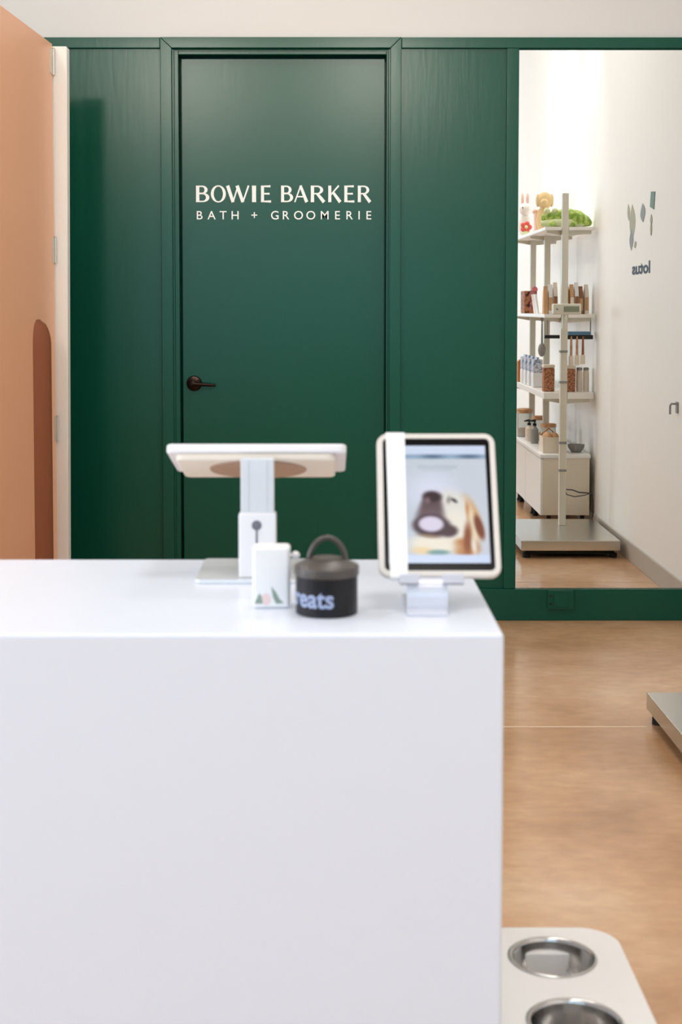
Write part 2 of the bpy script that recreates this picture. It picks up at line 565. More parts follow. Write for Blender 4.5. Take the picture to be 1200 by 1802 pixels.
def wx(u):
    return -0.585 + (u - 343) * PXM


name_px = [('B', 342.6, 366.4), ('O', 369, 395.7), ('W', 396, 437.5), ('I', 442, 449.5), ('E', 458, 476), ('B', 493.7, 515.2), ('A', 517, 542), ('R', 546.5, 572.5), ('K', 577.5, 601), ('E', 606, 624), ('R', 630, 654)]
b = MB()
for ch, u0, u1 in name_px:
    polys = [p for g in GLYPH[ch] for p in g]
    xs = [x for p in polys for x, y in p]
    sx = (wx(u1) - wx(u0)) / (max(xs) - min(xs))
    for k, p in enumerate(polys):
        q = [(wx(u0) + (x - min(xs)) * sx, 1.862 + y * 0.073) for x, y in p]
        b.prism(q, 0, 0.0012 + 0.00002 * (k % 9), Mx=Matrix.Translation((0, DOOR_Y, 0)) @ to_wall)
b.build('name_lettering', M['letters'], door)['label'] = 'white capitals reading BOWIE BARKER'
b = MB()
line = 'BATH+GROOMERIE'
cs = [123, 190, 255, 322, 430, 545, 608, 678, 747, 825, 897, 965, 1018, 1073]
for ch, c in zip(line, cs):
    t = text_mesh(ch, 0.0535, 0.0002, 0.0006)
    x0, x1, y0, y1 = bounds(t)
    cx = wx(310 + c * 0.31667)
    b._add(t, 0, Matrix.Translation((cx, DOOR_Y - 0.0006, 1.786)) @ to_wall @ Matrix.Translation((-(x0 + x1) / 2, 0, 0)))
b.build('tagline_lettering', M['letters'], door)['label'] = 'white small capitals reading BATH + GROOMERIE'
# lever handle
ab = Matrix.Translation((-0.598, DOOR_Y, 1.056)) @ to_wall
b = MB(ab)
b.lathe([(0, 0), (0.0345, 0), (0.0345, 0.006), (0.031, 0.011), (0.02, 0.013), (0.0125, 0.016), (0.0115, 0.046), (0.0135, 0.05), (0.013, 0.058), (0, 0.06)], n=36)
hd = b.build('door_handle', M['bronze'], door)
b = MB(ab)
b.tube([(0, 0, 0.052), (0.02, -0.001, 0.054), (0.05, -0.003, 0.054), (0.08, -0.006, 0.05), (0.098, -0.007, 0.046)], [0.012, 0.0095, 0.008, 0.007, 0.006], 14, flat=0.75)
b.build('lever', M['bronze'], hd)

# mirror in the panelling
b = MB(); b.box(0.837, 1.614, WALL_Y - 0.006, WALL_Y - 0.0005, 0.1425, 2.5185)
tag(b.build('wall_mirror', M['mirror'], origin=(1.225, WALL_Y, 0.1425)), 'tall frameless mirror set in the green wall panelling', 'mirror')
# painted-over outlet cover on the green skirting
oc = thing('outlet_cover', 'green painted outlet cover plate on the skirting under the mirror', 'outlet', (1.035, WALL_Y - 0.024, 0.054))
b = MB(); b.prism(rrect(0.977, 1.094, 0.054, 0.138, 0.006), 0.0, 0.014, 0.002, Mx=Matrix.Translation((0, WALL_Y - 0.0235, 0)) @ to_wall)
b.build('cover_plate', M['green'], oc)
b = MB()
b.prism(rrect(1.005, 1.066, 0.066, 0.128, 0.004), 0.0, 0.006, 0.001, Mx=Matrix.Translation((0, WALL_Y - 0.0375, 0)) @ to_wall)
b.build('cover_lid', M['green'], oc)
for z in (0.078, 0.114):
    b = MB(); b.lathe([(0, 0), (0.006, 0), (0.006, 0.001), (0, 0.0012)], n=16, Mx=Matrix.Translation((0.99, WALL_Y - 0.0375, z)) @ to_wall)
    b.build('screw', M['dark_black'], oc)['label'] = 'dark screw hole'

# ---- open salmon door on a white post, left
FX, FY, NX, NY, DH = -1.079, 5.64, -1.127, 4.70, 2.425
ang = math.atan2(FX - NX, FY - NY)
L = math.hypot(FX - NX, FY - NY)
dm = Matrix.Translation((FX, FY, 0)) @ Matrix.Rotation(-ang, 4, 'Z')
b = MB(dm); b.box(-0.04, 0, -L, 0, 0.01, DH, 0.002)
d2 = struct('door_2', b, M['salmon'], 'open salmon coloured door on the left')
for z in (2.355, 1.62, 0.915, 0.18):
    b = MB(dm)
    b.prism(rrect(-0.03, 0.0, z - 0.05, z + 0.05, 0.008, 4), -0.002, 0.0015, Mx=Matrix.Translation((0.001, -0.002, 0)) @ Matrix.Rotation(R(90), 4, 'Z') @ to_wall)
    b.tube([(0.005, 0.001, z - 0.05), (0.005, 0.001, z + 0.05)], 0.006, 12)
    b.ell((0.005, 0.001, z + 0.052), (0.0055, 0.0055, 0.004), n=10)
    b.build('hinge', M['hinge'], d2)
# soft shadow stripe on the leaf, built as a raised brown bar
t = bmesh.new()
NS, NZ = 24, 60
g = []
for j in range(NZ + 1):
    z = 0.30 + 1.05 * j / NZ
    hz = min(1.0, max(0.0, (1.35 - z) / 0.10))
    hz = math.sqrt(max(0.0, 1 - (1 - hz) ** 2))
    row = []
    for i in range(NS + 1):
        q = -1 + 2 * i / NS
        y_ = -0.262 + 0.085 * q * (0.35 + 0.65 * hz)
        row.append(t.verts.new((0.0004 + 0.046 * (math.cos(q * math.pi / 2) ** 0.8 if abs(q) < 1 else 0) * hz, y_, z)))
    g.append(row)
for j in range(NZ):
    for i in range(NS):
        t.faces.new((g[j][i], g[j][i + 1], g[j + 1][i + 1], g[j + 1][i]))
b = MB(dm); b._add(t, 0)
b.build('shadow_stripe', mat('brown shadow stripe', (138, 78, 48), 0.6), d2)['label'] = 'long brown vertical stripe standing in for a shadow'
b = MB()
t = bmesh.new()
c8 = [(-1.125, 5.652, 0), (-1.041, 5.652, 0), (-1.041, 5.712, 0), (-1.125, 5.712, 0), (-1.120, 5.652, 2.418), (-1.024, 5.652, 2.418), (-1.024, 5.712, 2.418), (-1.120, 5.712, 2.418)]
vs = [t.verts.new(c) for c in c8]
for f in ((0, 3, 2, 1), (4, 5, 6, 7), (0, 1, 5, 4), (1, 2, 6, 5), (2, 3, 7, 6), (3, 0, 4, 7)):
    t.faces.new([vs[i] for i in f])
bmesh.ops.bevel(t, geom=t.edges[:], offset=0.003, segments=2, affect='EDGES')
b._add(t, 0)
struct('trim_8', b, M['white_paint'], 'white hinge post beside the salmon door')
b = MB(); b.box(LEFT_X, -1.126, 5.66, 5.71, 0, 2.41)  # unseen wall added behind the door to block light from the left
struct('wall_light_block', b, M['white_wall'])

# ---- ceiling lamps
for i, (x, y, power) in enumerate(LAMPS):
    lp = thing('ceiling_light', 'square ceiling light panel overhead', 'ceiling light', (x, y, CEIL), 'ceiling light panels')
    b = MB()
    for x0, x1, y0, y1 in ((-.32, .32, -.32, -.30), (-.32, .32, .30, .32), (-.32, -.30, -.30, .30), (.30, .32, -.30, .30)):
        b.box(x + x0, x + x1, y + y0, y + y1, CEIL - 0.03, CEIL, 0.002)
    b.build('frame', M['white_paint'], lp)
    b = MB(); b.box(x - .30, x + .30, y - .30, y + .30, CEIL - 0.012, CEIL - 0.002)
    b.build('diffuser', M['lamp_glow'], lp)
    area('panel_lamp', (x, y, CEIL - 0.035), (0, 0, 0), 0.58, 0.58, power, WARM)
for i, (x, y) in enumerate(WASH):
    lp = thing('downlight', 'round white downlight close to the right wall', 'ceiling light', (x, y, CEIL), 'downlights along the right wall')
    b = MB(); b.lathe([(0.075, 0), (0.075, -0.06), (0.062, -0.06), (0.055, -0.02), (0, -0.018)], (x, y, CEIL), 28)
    b.build('housing', M['white_paint'], lp)
    spot('wash_lamp', (x, y, CEIL - 0.065), (RIGHT_X, y, 2.1), 50, (1, 0.98, 0.96), 50, 0.9, 0.06)

for i, (p, aim, power) in enumerate(TRACK):
    lp = thing('track_spotlight', 'white spotlight head hanging from the ceiling behind the camera', 'spotlight', (p[0], p[1], CEIL), 'spotlights behind the camera')
    hm = Matrix.Translation(p) @ (Vector(aim) - Vector(p)).to_track_quat('-Z', 'Y').to_matrix().to_4x4()
    b = MB(); b.lathe([(0, 0.1), (0.07, 0.1), (0.085, 0.08), (0.085, -0.06), (0.075, -0.06), (0.07, 0.0), (0, 0.01)], n=32, Mx=hm)
    b.build('housing', M['white_paint'], lp)
    b = MB(); b.tube([(p[0], p[1], CEIL), (p[0], p[1], p[2] + 0.06)], 0.012, 12)
    b.build('stem', M['white_paint'], lp)
    tp = hm @ Vector((0, 0, -0.065))
    spot('spot_lamp', tuple(tp), aim, power, (1, 0.93, 0.82), 24, 0.9, 0.26)

# ================================================================== reception counter
CZ = 0.92
CX0, CX1, CY0, CY1 = -1.75, 0.258, 2.06, 2.68
ct = thing('reception_counter', 'long white block reception counter in the foreground', 'counter', ((CX0 + CX1) / 2, (CY0 + CY1) / 2, 0))
b = MB()
b.box(CX0, CX1, CY0, CY1, 0.0, CZ, 0.006, 3)
body = b.build('counter_body', M['counter'], ct)
# cashier side: recessed shelf niche panel and plinth
b = MB(); b.box(CX0 + 0.06, CX1 - 0.06, CY1 - 0.002, CY1 + 0.018, 0.12, CZ - 0.05, 0.003)
b.build('rear_panel', M['cab_white'], ct)
for x in (-1.1, -0.45):
    b = MB(); b.box(x - 0.002, x + 0.002, CY1 + 0.018, CY1 + 0.02, 0.14, CZ - 0.08)
    b.build('panel_groove', M['grey_plastic'], ct)

# ---- black treats canister
ccx, ccy, cr = -0.002, 2.209, 0.0485
cn = thing('treat_canister', 'black treats canister with loop handle on the white counter', 'canister', (ccx, ccy, CZ))
b = MB(); b.lathe([(0, 0), (cr - 0.003, 0), (cr, 0.002), (cr, 0.066), (cr - 0.002, 0.067), (cr - 0.002, 0.004), (0, 0.003)], (ccx, ccy, CZ), 64)
can = b.build('body', M['black'], cn)
b = MB(); b.lathe([(0, 0.060), (cr + 0.0005, 0.060), (cr + 0.0022, 0.061), (cr + 0.0024, 0.073), (cr + 0.001, 0.0755), (cr - 0.006, 0.079), (cr * 0.55, 0.0865), (cr * 0.4, 0.088), (0, 0.0885)], (ccx, ccy, CZ), 64)
lid = b.build('lid', M['lid'], cn)
b = MB()
hp = []
for k in range(25):
    a = math.pi * k / 24
    hp.append((ccx + 0.001 + 0.025 * math.cos(a) * (1 + 0.12 * (1 - math.sin(a))), ccy, CZ + 0.086 + 0.032 * math.sin(a)))
b.tube(hp, 0.0042, 12, flat=1.0)
b.build('handle', M['lid'], lid)
# the word, bent round the body
t = text_mesh('treats', 0.040, 0.0009, 0.0)
x0, x1, y0, y1 = bounds(t)
bmesh.ops.subdivide_edges(t, edges=[e for e in t.edges if e.calc_length() > 0.004], cuts=3)
end_ang = R(-90 + 13)
for v in t.verts:
    a = end_ang - (x1 - v.co.x) * 0.93 / cr
    v.co = Vector((ccx + (cr + 0.0004) * math.cos(a), ccy + (cr + 0.0004) * math.sin(a), CZ + 0.0165 + v.co.y))
b = MB(); b._add(t, 0)
b.build('lettering', M['can_text'], can)['label'] = 'pale blue word treats'

# ---- point of sale stand seen from behind
px_ = -0.1225
ps = thing('payment_terminal', 'white point of sale stand with its screen facing away', 'payment terminal', (px_, 2.5, CZ))
b = MB(); b.prism(rrect(px_ - 0.108, px_ + 0.108, 2.435, 2.645, 0.012), CZ, CZ + 0.008, 0.002)
b.build('base_plate', M['pos_alu'], ps)
b = MB(); b.box(px_ - 0.0325, px_ + 0.0325, 2.45, 2.485, CZ + 0.008, CZ + 0.121, 0.004)
po = b.build('post', M['pos'], ps)
b = MB()
b.lathe([(0, 0), (0.0085, 0), (0.0085, 0.0015), (0.006, 0.002), (0, 0.002)], n=24, Mx=Matrix.Translation((px_ - 0.001, 2.4502, CZ + 0.100)) @ to_wall)
b.box(px_ - 0.0025, px_ + 0.0005, 2.4488, 2.451, CZ + 0.05, CZ + 0.092)
b.build('cable_slot', M['pos_hole'], po)['label'] = 'grey round lock and slot'
b = MB()
b.box(px_ - 0.029, px_ + 0.029, 2.454, 2.479, CZ + 0.119, CZ + 0.216, 0.003)
b.box(px_ - 0.0165, px_ - 0.0155, 2.4525, 2.4545, CZ + 0.125, CZ + 0.21)
b.box(px_ + 0.0155, px_ + 0.0165, 2.4525, 2.4545, CZ + 0.125, CZ + 0.21)
b.build('neck', M['pos_alu'], ps)
# screen: local x right, y away from the camera and down, z out of the glass
tl = R(16.5)
sm = Matrix.Translation((-0.1255, 2.485, 1.151)) @ Matrix.Rotation(-tl, 4, 'X')
b = MB(sm); b.prism(rrect(-0.158, 0.158, 0, 0.2, 0.012), -0.008, 0.008, 0.004, 3)
sc = b.build('screen', [M['pos']], ps)
b = MB(sm); b.prism(rrect(-0.147, 0.147, 0.012, 0.188, 0.006), 0.0081, 0.0086)
b.build('glass', M['bezel'], sc)
b = MB(sm); b.prism(rrect(-0.142, 0.139, 0.006, 0.191, 0.014), -0.020, -0.0075, 0.004, 3)
b.build('back_tray', M['pos_cream'], sc)['label'] = 'cream back tray'
b = MB(sm); b.lathe([(0, -0.0225), (0.086, -0.0225), (0.088, -0.0205), (0.088, -0.019)], (-0.001, 0.098, 0), 48)
b.build('swivel_plate', M['pos_disc'], sc)['label'] = 'tan round swivel plate'
b = MB(); b.box(px_ - 0.026, px_ + 0.026, 2.475, 2.52, CZ + 0.19, CZ + 0.206, 0.003)
b.build('tilt_bracket', M['pos_alu'], ps)

# ---- little white box with leaf print and a round knob
wb = thing('dispenser_box', 'small white upright box with leaf print, left of the black canister', 'box', (-0.092, 2.255, CZ))
b = MB(); b.box(-0.120, -0.060, 2.235, 2.275, CZ, CZ + 0.099, 0.006, 3)
bx = b.build('carton', M['box_white'], wb)
b = MB()
fm = Matrix.Translation((0, 2.235, CZ)) @ to_wall
for pts in ([(-0.117, 0.008), (-0.103, 0.008), (-0.1055, 0.021), (-0.109, 0.0245)],
            [(-0.090, 0.036), (-0.082, 0.026), (-0.077, 0.016), (-0.070, 0.009), (-0.082, 0.008), (-0.087, 0.018)]):
    b.prism(pts, 0, 0.0004, Mx=fm)
b.build('leaf_print', M['green_print'], bx)['label'] = 'green leaf print'
b = MB(); b.prism([(-0.104 + 0.008 * math.cos(k * .5236) + .006, 0.015 + 0.010 * math.sin(k * .5236)) for k in range(12)], 0, 0.0003, Mx=fm)
b.build('petal_print', M['pink_print'], bx)['label'] = 'pale pink print'
b = MB(); b.tube([(-0.061, 2.255, CZ + 0.082), (-0.056, 2.255, CZ + 0.082)], 0.003, 10); b.ell((-0.0515, 2.255, CZ + 0.082), 0.0068)
b.build('knob', M['pos'], wb)

# ---- tablet on its stand
tx = 0.178
lean = R(28)
tm = Matrix.Translation((tx, 2.235, 0.971)) @ Matrix.Rotation(R(90) - lean, 4, 'X')
# local: x right, y up along the glass, z out of the glass towards the camera
TW, THH = 0.0975, 0.246
tb = thing('tablet', 'tablet in an off white case showing a dog on its screen', 'tablet', (tx, 2.24, 0.955))
b = MB(tm); b.prism(rrect(-TW, TW, 0, THH, 0.017), -0.014, 0.0, 0.004, 3)
cs_ = b.build('case', M['case'], tb)
b = MB(tm)
ro = rrect(-TW, TW, 0, THH, 0.017)
ri = rrect(-TW + 0.0095, TW - 0.0095, 0.0095, THH - 0.0095, 0.008)
n = len(ro)
t = bmesh.new()
zs = (-0.002, 0.0025)
A = [t.verts.new((x * 0.996, y * 0.998 + 0.0002, zs[0])) for x, y in ro]
B = [t.verts.new((x * 0.985, y * 0.99 + 0.0012, zs[1])) for x, y in ro]
Cc = [t.verts.new((x, y, zs[1])) for x, y in ri]
Dd = [t.verts.new((x, y, zs[0])) for x, y in ri]
for i in range(n):
    j = (i + 1) % n
    for P, Q in ((A, B), (B, Cc), (Cc, Dd)):
        t.faces.new((P[i], P[j], Q[j], Q[i]))
bmesh.ops.recalc_face_normals(t, faces=t.faces[:])
b._add(t, 0)
b.build('case_rim', M['case'], cs_)
b = MB(tm); b.prism(rrect(-TW + 0.0095, TW - 0.0095, 0.0095, THH - 0.0095, 0.008), -0.0005, 0.0006)
b.build('glass', M['bezel'], tb)

# the picture on the screen
def soft(u, v, cx, cy, rx, ry, rot=0, e=0.25):
    dx, dy = u - cx, v - cy
    c, s_ = math.cos(rot), math.sin(rot)
    x, y = (dx * c + dy * s_) / rx, (-dx * s_ + dy * c) / ry
    d = math.hypot(x, y)
    k = max(0.0, min(1.0, (1 + e - d) / (2 * e)))
    return k * k * (3 - 2 * k)


def blend(a, c, k):
    return tuple(p + (q - p) * k for p, q in zip(a, c))


def picture(u, v):
    c = blend((196, 206, 216), (202, 208, 218), u)
    if v < 0.075:
        return (206, 218, 240)
    if v < 0.118:
        k = 0.5 + 0.5 * math.sin(u * 17)
        return blend((150, 172, 196), (96, 122, 146), k * (1 if 0.28 < u < 0.96 else 0.3))
    if v > 0.935:
        return (204, 218, 244)
    asp = 1.24
    def S(cx, cy, rx, ry, rot=0, e=0.25):
        return soft(u, v * asp, cx, cy * asp, rx, ry * asp, rot, e)
    if 0.17 < v < 0.20 and 0.30 < u < 0.72:
        c = blend(c, (168, 180, 192), 0.45)
    if 0.205 < v < 0.225 and 0.34 < u < 0.66:
        c = blend(c, (172, 184, 196), 0.35)
    c = blend(c, (216, 220, 238), S(.44, .40, .22, .15, 0, .8))
    c = blend(c, (208, 164, 116), S(.83, .62, .085, .19, -.30, .35))     # ear
    c = blend(c, (224, 222, 216), S(.62, .60, .21, .21, 0, .25))         # cheek and brow
    c = blend(c, (236, 230, 218), S(.66, .70, .16, .15, 0, .4))
    c = blend(c, (198, 140, 86), S(.80, .58, .022, .09, -.12, .5))
    c = blend(c, (232, 214, 184), S(.845, .70, .04, .15, -.12, .4))
    c = blend(c, (124, 70, 50), S(.905, .70, .042, .105, -.25, .35))     # ear tip
    c = blend(c, (186, 128, 80), S(.76, .87, .14, .075, .1, .35))        # neck
    c = blend(c, (140, 80, 50), S(.785, .80, .04, .13, 0.05, .6))
    c = blend(c, (232, 222, 208), S(.845, .86, .025, .07, -.1, .6))
    c = blend(c, (238, 230, 214), S(.44, .85, .23, .075, .10, .4))       # chin
    c = blend(c, (234, 210, 168), S(.34, .90, .12, .03, .1, .6))
    c = blend(c, (120, 158, 158), S(.49, .912, .11, .022, 0, .4))        # collar
    for k in range(7):                                                   # muzzle, widening to the mouth
        f = k / 6
        c = blend(c, blend((82, 64, 70), (112, 94, 100), f), S(.44 - .02 * f, .46 + .15 * f, .085 + .045 * f, .035, 0, .5))
    c = blend(c, (62, 46, 50), S(.445, .44, .095, .045, .05, .35))       # nose
    c = blend(c, (126, 104, 110), S(.395, .475, .028, .025, 0, .7))
    c = blend(c, (70, 54, 62), S(.43, .69, .19, .095, .05, .22))         # open mouth
    c = blend(c, (82, 64, 70), S(.60, .735, .09, .05, -.1, .35))
    c = blend(c, (220, 212, 232), S(.425, .675, .125, .064, .03, .22))   # tongue
    c = blend(c, (150, 124, 104), S(.40, .775, .11, .012, .1, .6))
    c = blend(c, (52, 44, 50), S(.665, .475, .038, .014, .65, .4))       # eye
    c = blend(c, (150, 140, 136), S(.61, .47, .02, .03, .2, .8))
    return c


DX0, DX1, DY0, DY1 = -0.0805, 0.0805, 0.0225, 0.224
nu, nv = 100, 126
t = bmesh.new()
cl = t.loops.layers.float_color.new('screen_colour')
g = [[t.verts.new((DX0 + (DX1 - DX0) * i / nu, DY1 + (DY0 - DY1) * j / nv, 0.001)) for i in range(nu + 1)] for j in range(nv + 1)]
cols = {}
for j in range(nv + 1):
    for i in range(nu + 1):
        cols[g[j][i]] = (*lin(picture(i / nu, j / nv)), 1)
for j in range(nv):
    for i in range(nu):
        f = t.faces.new((g[j + 1][i], g[j + 1][i + 1], g[j][i + 1], g[j][i]))
        for lp in f.loops:
            lp[cl] = cols[lp.vert]
me = bpy.data.meshes.new('display')
t.transform(tm)
t.transform(Matrix.Translation(-Vector(ORG[tb.name])))
t.to_mesh(me)
t.free()
sm_ = bpy.data.materials.new('lit screen')
sm_.use_nodes = True
nt = sm_.node_tree
at = nt.nodes.new('ShaderNodeVertexColor')
at.layer_name = 'screen_colour'
pb = nt.nodes['Principled BSDF']
pb.inputs['Base Color'].default_value = (0.004, 0.004, 0.004, 1)
pb.inputs['Roughness'].default_value = 0.15
pb.inputs['Specular IOR Level'].default_value = 0.2
nt.links.new(at.outputs['Color'], pb.inputs['Emission Color'])
pb.inputs['Emission Strength'].default_value = 1.0
me.materials.append(sm_)
dp = bpy.data.objects.new('display', me)
COL.objects.link(dp)
dp.parent = tb
dp['label'] = 'lit screen with a picture of a dog, mouth open'
# white strip round the left side of the case
b = MB(tm); b.prism([(-0.0795, -0.0012), (-0.0515, -0.0012), (-0.0515, THH - 0.001), (-0.0825, THH - 0.001)], 0.0027, 0.0035)
b.prism([(-0.0795, -0.0022), (-0.0515, -0.0022), (-0.0515, -0.0005), (-0.0795, -0.0005)], -0.014, 0.0035)
b.prism([(-0.0825, THH - 0.001), (-0.0515, THH - 0.001), (-0.0515, THH + 0.0006), (-0.0825, THH + 0.0006)], -0.014, 0.0035)
b.build('white_band', M['strip'], tb)['label'] = 'white vertical strip over the left of the screen'

sd = thing('tablet_stand', 'silvery stand holding the tablet on the counter', 'tablet stand', (0.155, 2.25, CZ))
b = MB()
b.box(0.121, 0.187, 2.178, 2.330, CZ, CZ + 0.005, 0.002)
b.build('foot', M['acrylic'], sd)
b = MB()
prof = [(2.215, CZ + 0.005), (2.214, CZ + 0.022), (2.218, CZ + 0.040), (2.226, CZ + 0.0485), (2.250, CZ + 0.055), (2.262, CZ + 0.075), (2.318, CZ + 0.170), (2.322, CZ + 0.168),
        (2.268, CZ + 0.072), (2.255, CZ + 0.051), (2.229, CZ + 0.0445), (2.222, CZ + 0.038), (2.219, CZ + 0.022), (2.220, CZ + 0.005)]
b.prism([(y, z) for y, z in prof], 0.124, 0.188, 0.0, Mx=Matrix(((0, 0, 1, 0), (1, 0, 0, 0), (0, 1, 0, 0), (0, 0, 0, 1))))
b.build('cradle', M['acrylic'], sd)
for x0, x1 in ((0.112, 0.143), (0.180, 0.213)):
    b = MB()
    b.box(x0, x1, 2.207, 2.248, CZ + 0.0435, CZ + 0.0475, 0.0015)
    b.box(x0, x1, 2.207, 2.2105, CZ + 0.0435, CZ + 0.0605, 0.0015)
    b.build('lip', M['acrylic'], sd)

# ================================================================== raised dog feeder on the floor
FZ = 0.25
fx0, fx1, fy0, fy1 = 0.266, 0.527, 2.105, 2.579
fcx = 0.3965
fd = thing('dog_feeder', 'low white raised dog feeder beside the counter', 'dog feeder', (fcx, 2.342, 0))
b = MB()
pts = rrect(fx0, fx1, fy0, fy1, 0.07, 14)
# top plate with two round holes: rings of quads joined to the outline
t = bmesh.new()
BR = 0.0725
cen = [(fcx, 2.457), (fcx, 2.227)]
NH = 48
for z, flip in ((FZ, False), (FZ - 0.018, True)):
    ov = [t.verts.new((x, y, z)) for x, y in pts]
    es = [t.edges.new((ov[i], ov[(i + 1) % len(ov)])) for i in range(len(ov))]
    for cx, cy in cen:
        hv = [t.verts.new((cx + BR * math.cos(2 * math.pi * k / NH), cy + BR * math.sin(2 * math.pi * k / NH), z)) for k in range(NH)]
        es += [t.edges.new((hv[k], hv[(k + 1) % NH])) for k in range(NH)]
    bmesh.ops.triangle_fill(t, use_beauty=True, use_dissolve=False, edges=es)
t.verts.ensure_lookup_table()
no = len(pts)
half = len(t.verts) // 2
V = t.verts
for i in range(no):
    j = (i + 1) % no
    t.faces.new((V[i], V[j], V[half + j], V[half + i]))
for h in range(2):
    o0 = no + h * NH
    for k in range(NH):
        l = (k + 1) % NH
        t.faces.new((V[o0 + k], V[o0 + l], V[half + o0 + l], V[half + o0 + k]))
bmesh.ops.recalc_face_normals(t, faces=t.faces[:])
b._add(t, 0)
b.build('top', M['feeder'], fd)
for y0, y1 in ((fy0 + 0.05, fy0 + 0.068), (fy1 - 0.068, fy1 - 0.05)):
    b = MB(); b.box(fx0 + 0.03, fx1 - 0.03, y0, y1, 0.0, FZ - 0.018, 0.003)
    b.build('leg', M['feeder'], fd)
for (cx, cy), lb in zip(cen, ('steel dog bowl in the feeder, the one nearer the green wall', 'steel dog bowl in the feeder, the one nearer the camera')):
    b = MB()
    b.lathe([(0.0775, 0.0003), (0.0782, 0.0022), (0.0765, 0.0034), (0.0725, 0.0032), (0.0698, 0.0008), (0.069, -0.004), (0.0672, -0.02), (0.0655, -0.044), (0.062, -0.054), (0.055, -0.0585), (0, -0.060),
             ], (cx, cy, FZ), 64)
    b.lathe([(0.0775, 0.0003), (0.0718, -0.0005), (0.0705, -0.004), (0.0684, -0.02), (0.0668, -0.045), (0.0632, -0.0555), (0.055, -0.060), (0, -0.0615)], (cx, cy, FZ), 64)
    tag(b.build('dog_bowl', M['bowl_steel'], origin=(cx, cy, FZ - 0.0615)), lb, 'bowl', 'bowls in the dog feeder')

# ================================================================== floor scale by the right wall
sx0, sx1, sy0, sy1 = 1.075, 1.628, 3.93, 4.745
fs = thing('floor_scale', 'low steel platform floor scale by the right wall', 'scale', (1.35, 4.34, 0))
b = MB(); b.box(sx0, sx1, sy0, sy1, 0.042, 0.099, 0.004)
pf = b.build('platform', M['steel'], fs)
b = MB(); b.box(sx0 + 0.03, sx1 - 0.03, sy0 + 0.03, sy1 - 0.03, 0.018, 0.043)
b.build('underframe', M['rubber'], fs)['label'] = 'black underframe'
for x in (sx0 + 0.035, sx1 - 0.035):
    for y in (sy0 + 0.035, sy1 - 0.035):
        b = MB(); b.lathe([(0, 0), (0.022, 0), (0.022, 0.024), (0.014, 0.028), (0, 0.028)], (x, y, 0), 20)
        b.build('foot', M['rubber'], fs)
sclx, scly = 1.395, 4.17
b = MB()
b.box(sclx - 0.02, sclx + 0.02, scly - 0.02, scly + 0.02, 0.098, 1.27, 0.005)
b.box(sclx - 0.008, sclx + 0.008, scly - 0.008, scly + 0.008, 1.26, 1.36, 0.002)
b.build('column', M['scale_post'], fs)
for z in (1.127, 0.945, 0.585, 0.42):
    b = MB(); b.box(sclx - 0.024, sclx + 0.022, scly - 0.022, scly + 0.024, z, z + 0.014, 0.003)
    b.build('cable_clip', M['grey_plastic'], fs)
b = MB(); b.box(1.327, 1.493, scly - 0.03, scly + 0.035, 1.352, 1.416, 0.008, 3)
hd = b.build('display_head', M['scale_head'], fs)
b = MB(); b.box(1.389, 1.48, scly + 0.034, scly + 0.037, 1.368, 1.400, 0.001)
b.build('readout', M['lcd'], hd)['label'] = 'grey green readout'
b = MB(); b.ell((1.350, scly + 0.036, 1.384), (0.006, 0.003, 0.006), n=12)
b.build('button', M['grey_plastic'], hd)
b = MB()
cpts = [(1.40, scly - 0.02, 0.345), (1.425, 4.12, 0.305), (1.48, 4.02, 0.29), (1.54, 3.93, 0.262), (1.60, 3.86, 0.25), (1.635, 3.83, 0.24), (1.642, 3.825, 0.20), (1.645, 3.825, 0.12), (1.63, 3.83, 0.03), (1.60, 3.84, 0.006), (1.52, 3.85, 0.005)]
b.tube(cpts, 0.004, 8)
b.tube([(1.40, scly - 0.02, 0.35), (1.43, 4.12, 0.275), (1.50, 4.0, 0.245), (1.58, 3.89, 0.24), (1.63, 3.84, 0.245)], 0.003, 8)
b.build('power_cable', M['cable'], fs)

# ================================================================== shelving along the right wall (seen in the mirror)
SE, SB = 3.75, 1.9          # near end (towards the mirror), far end
shv = thing('shelving_unit', 'tall white shelving unit reflected in the mirror', 'shelf', (1.5, 2.8, 0))
PX = 1.47
for y in (3.73, 3.02, 2.36):
    top = 2.10 if y > 3.5 else 1.885
    b = MB(); b.box(PX - 0.02, PX + 0.02, y - 0.02, y + 0.02, 0.4762, top, 0.003)
    b.build('post', M['post'], shv)
SHZ = [(1.872, 1.892), (1.330, 1.352), (0.825, 0.863)]
for z0, z1 in SHZ:
    b = MB()
    for (ya, yb) in ((SB, 2.338), (2.382, 2.998), (3.042, 3.708)):
        b.box(1.345, 1.655, ya, yb, z0, z1, 0.003)
        b.box(1.345, 1.448, yb, min(yb + 0.044, SE), z0, z1)
        b.box(1.492, 1.655, yb, min(yb + 0.044, SE), z0, z1)
    b.build('shelf_board', M['shelf'], shv)
for z0, z1 in SHZ:
    for y in (3.73, 3.02, 2.36):
        b = MB(); b.prism([(1.36, z0 - 0.001), (1.64, z0 - 0.001), (1.64, z0 - 0.022), (1.47, z0 - 0.034), (1.36, z0 - 0.014)], -0.004, 0.004, Mx=Matrix.Translation((0, y - 0.026, 0)) @ to_wall)
        b.build('bracket', M['post'], shv)
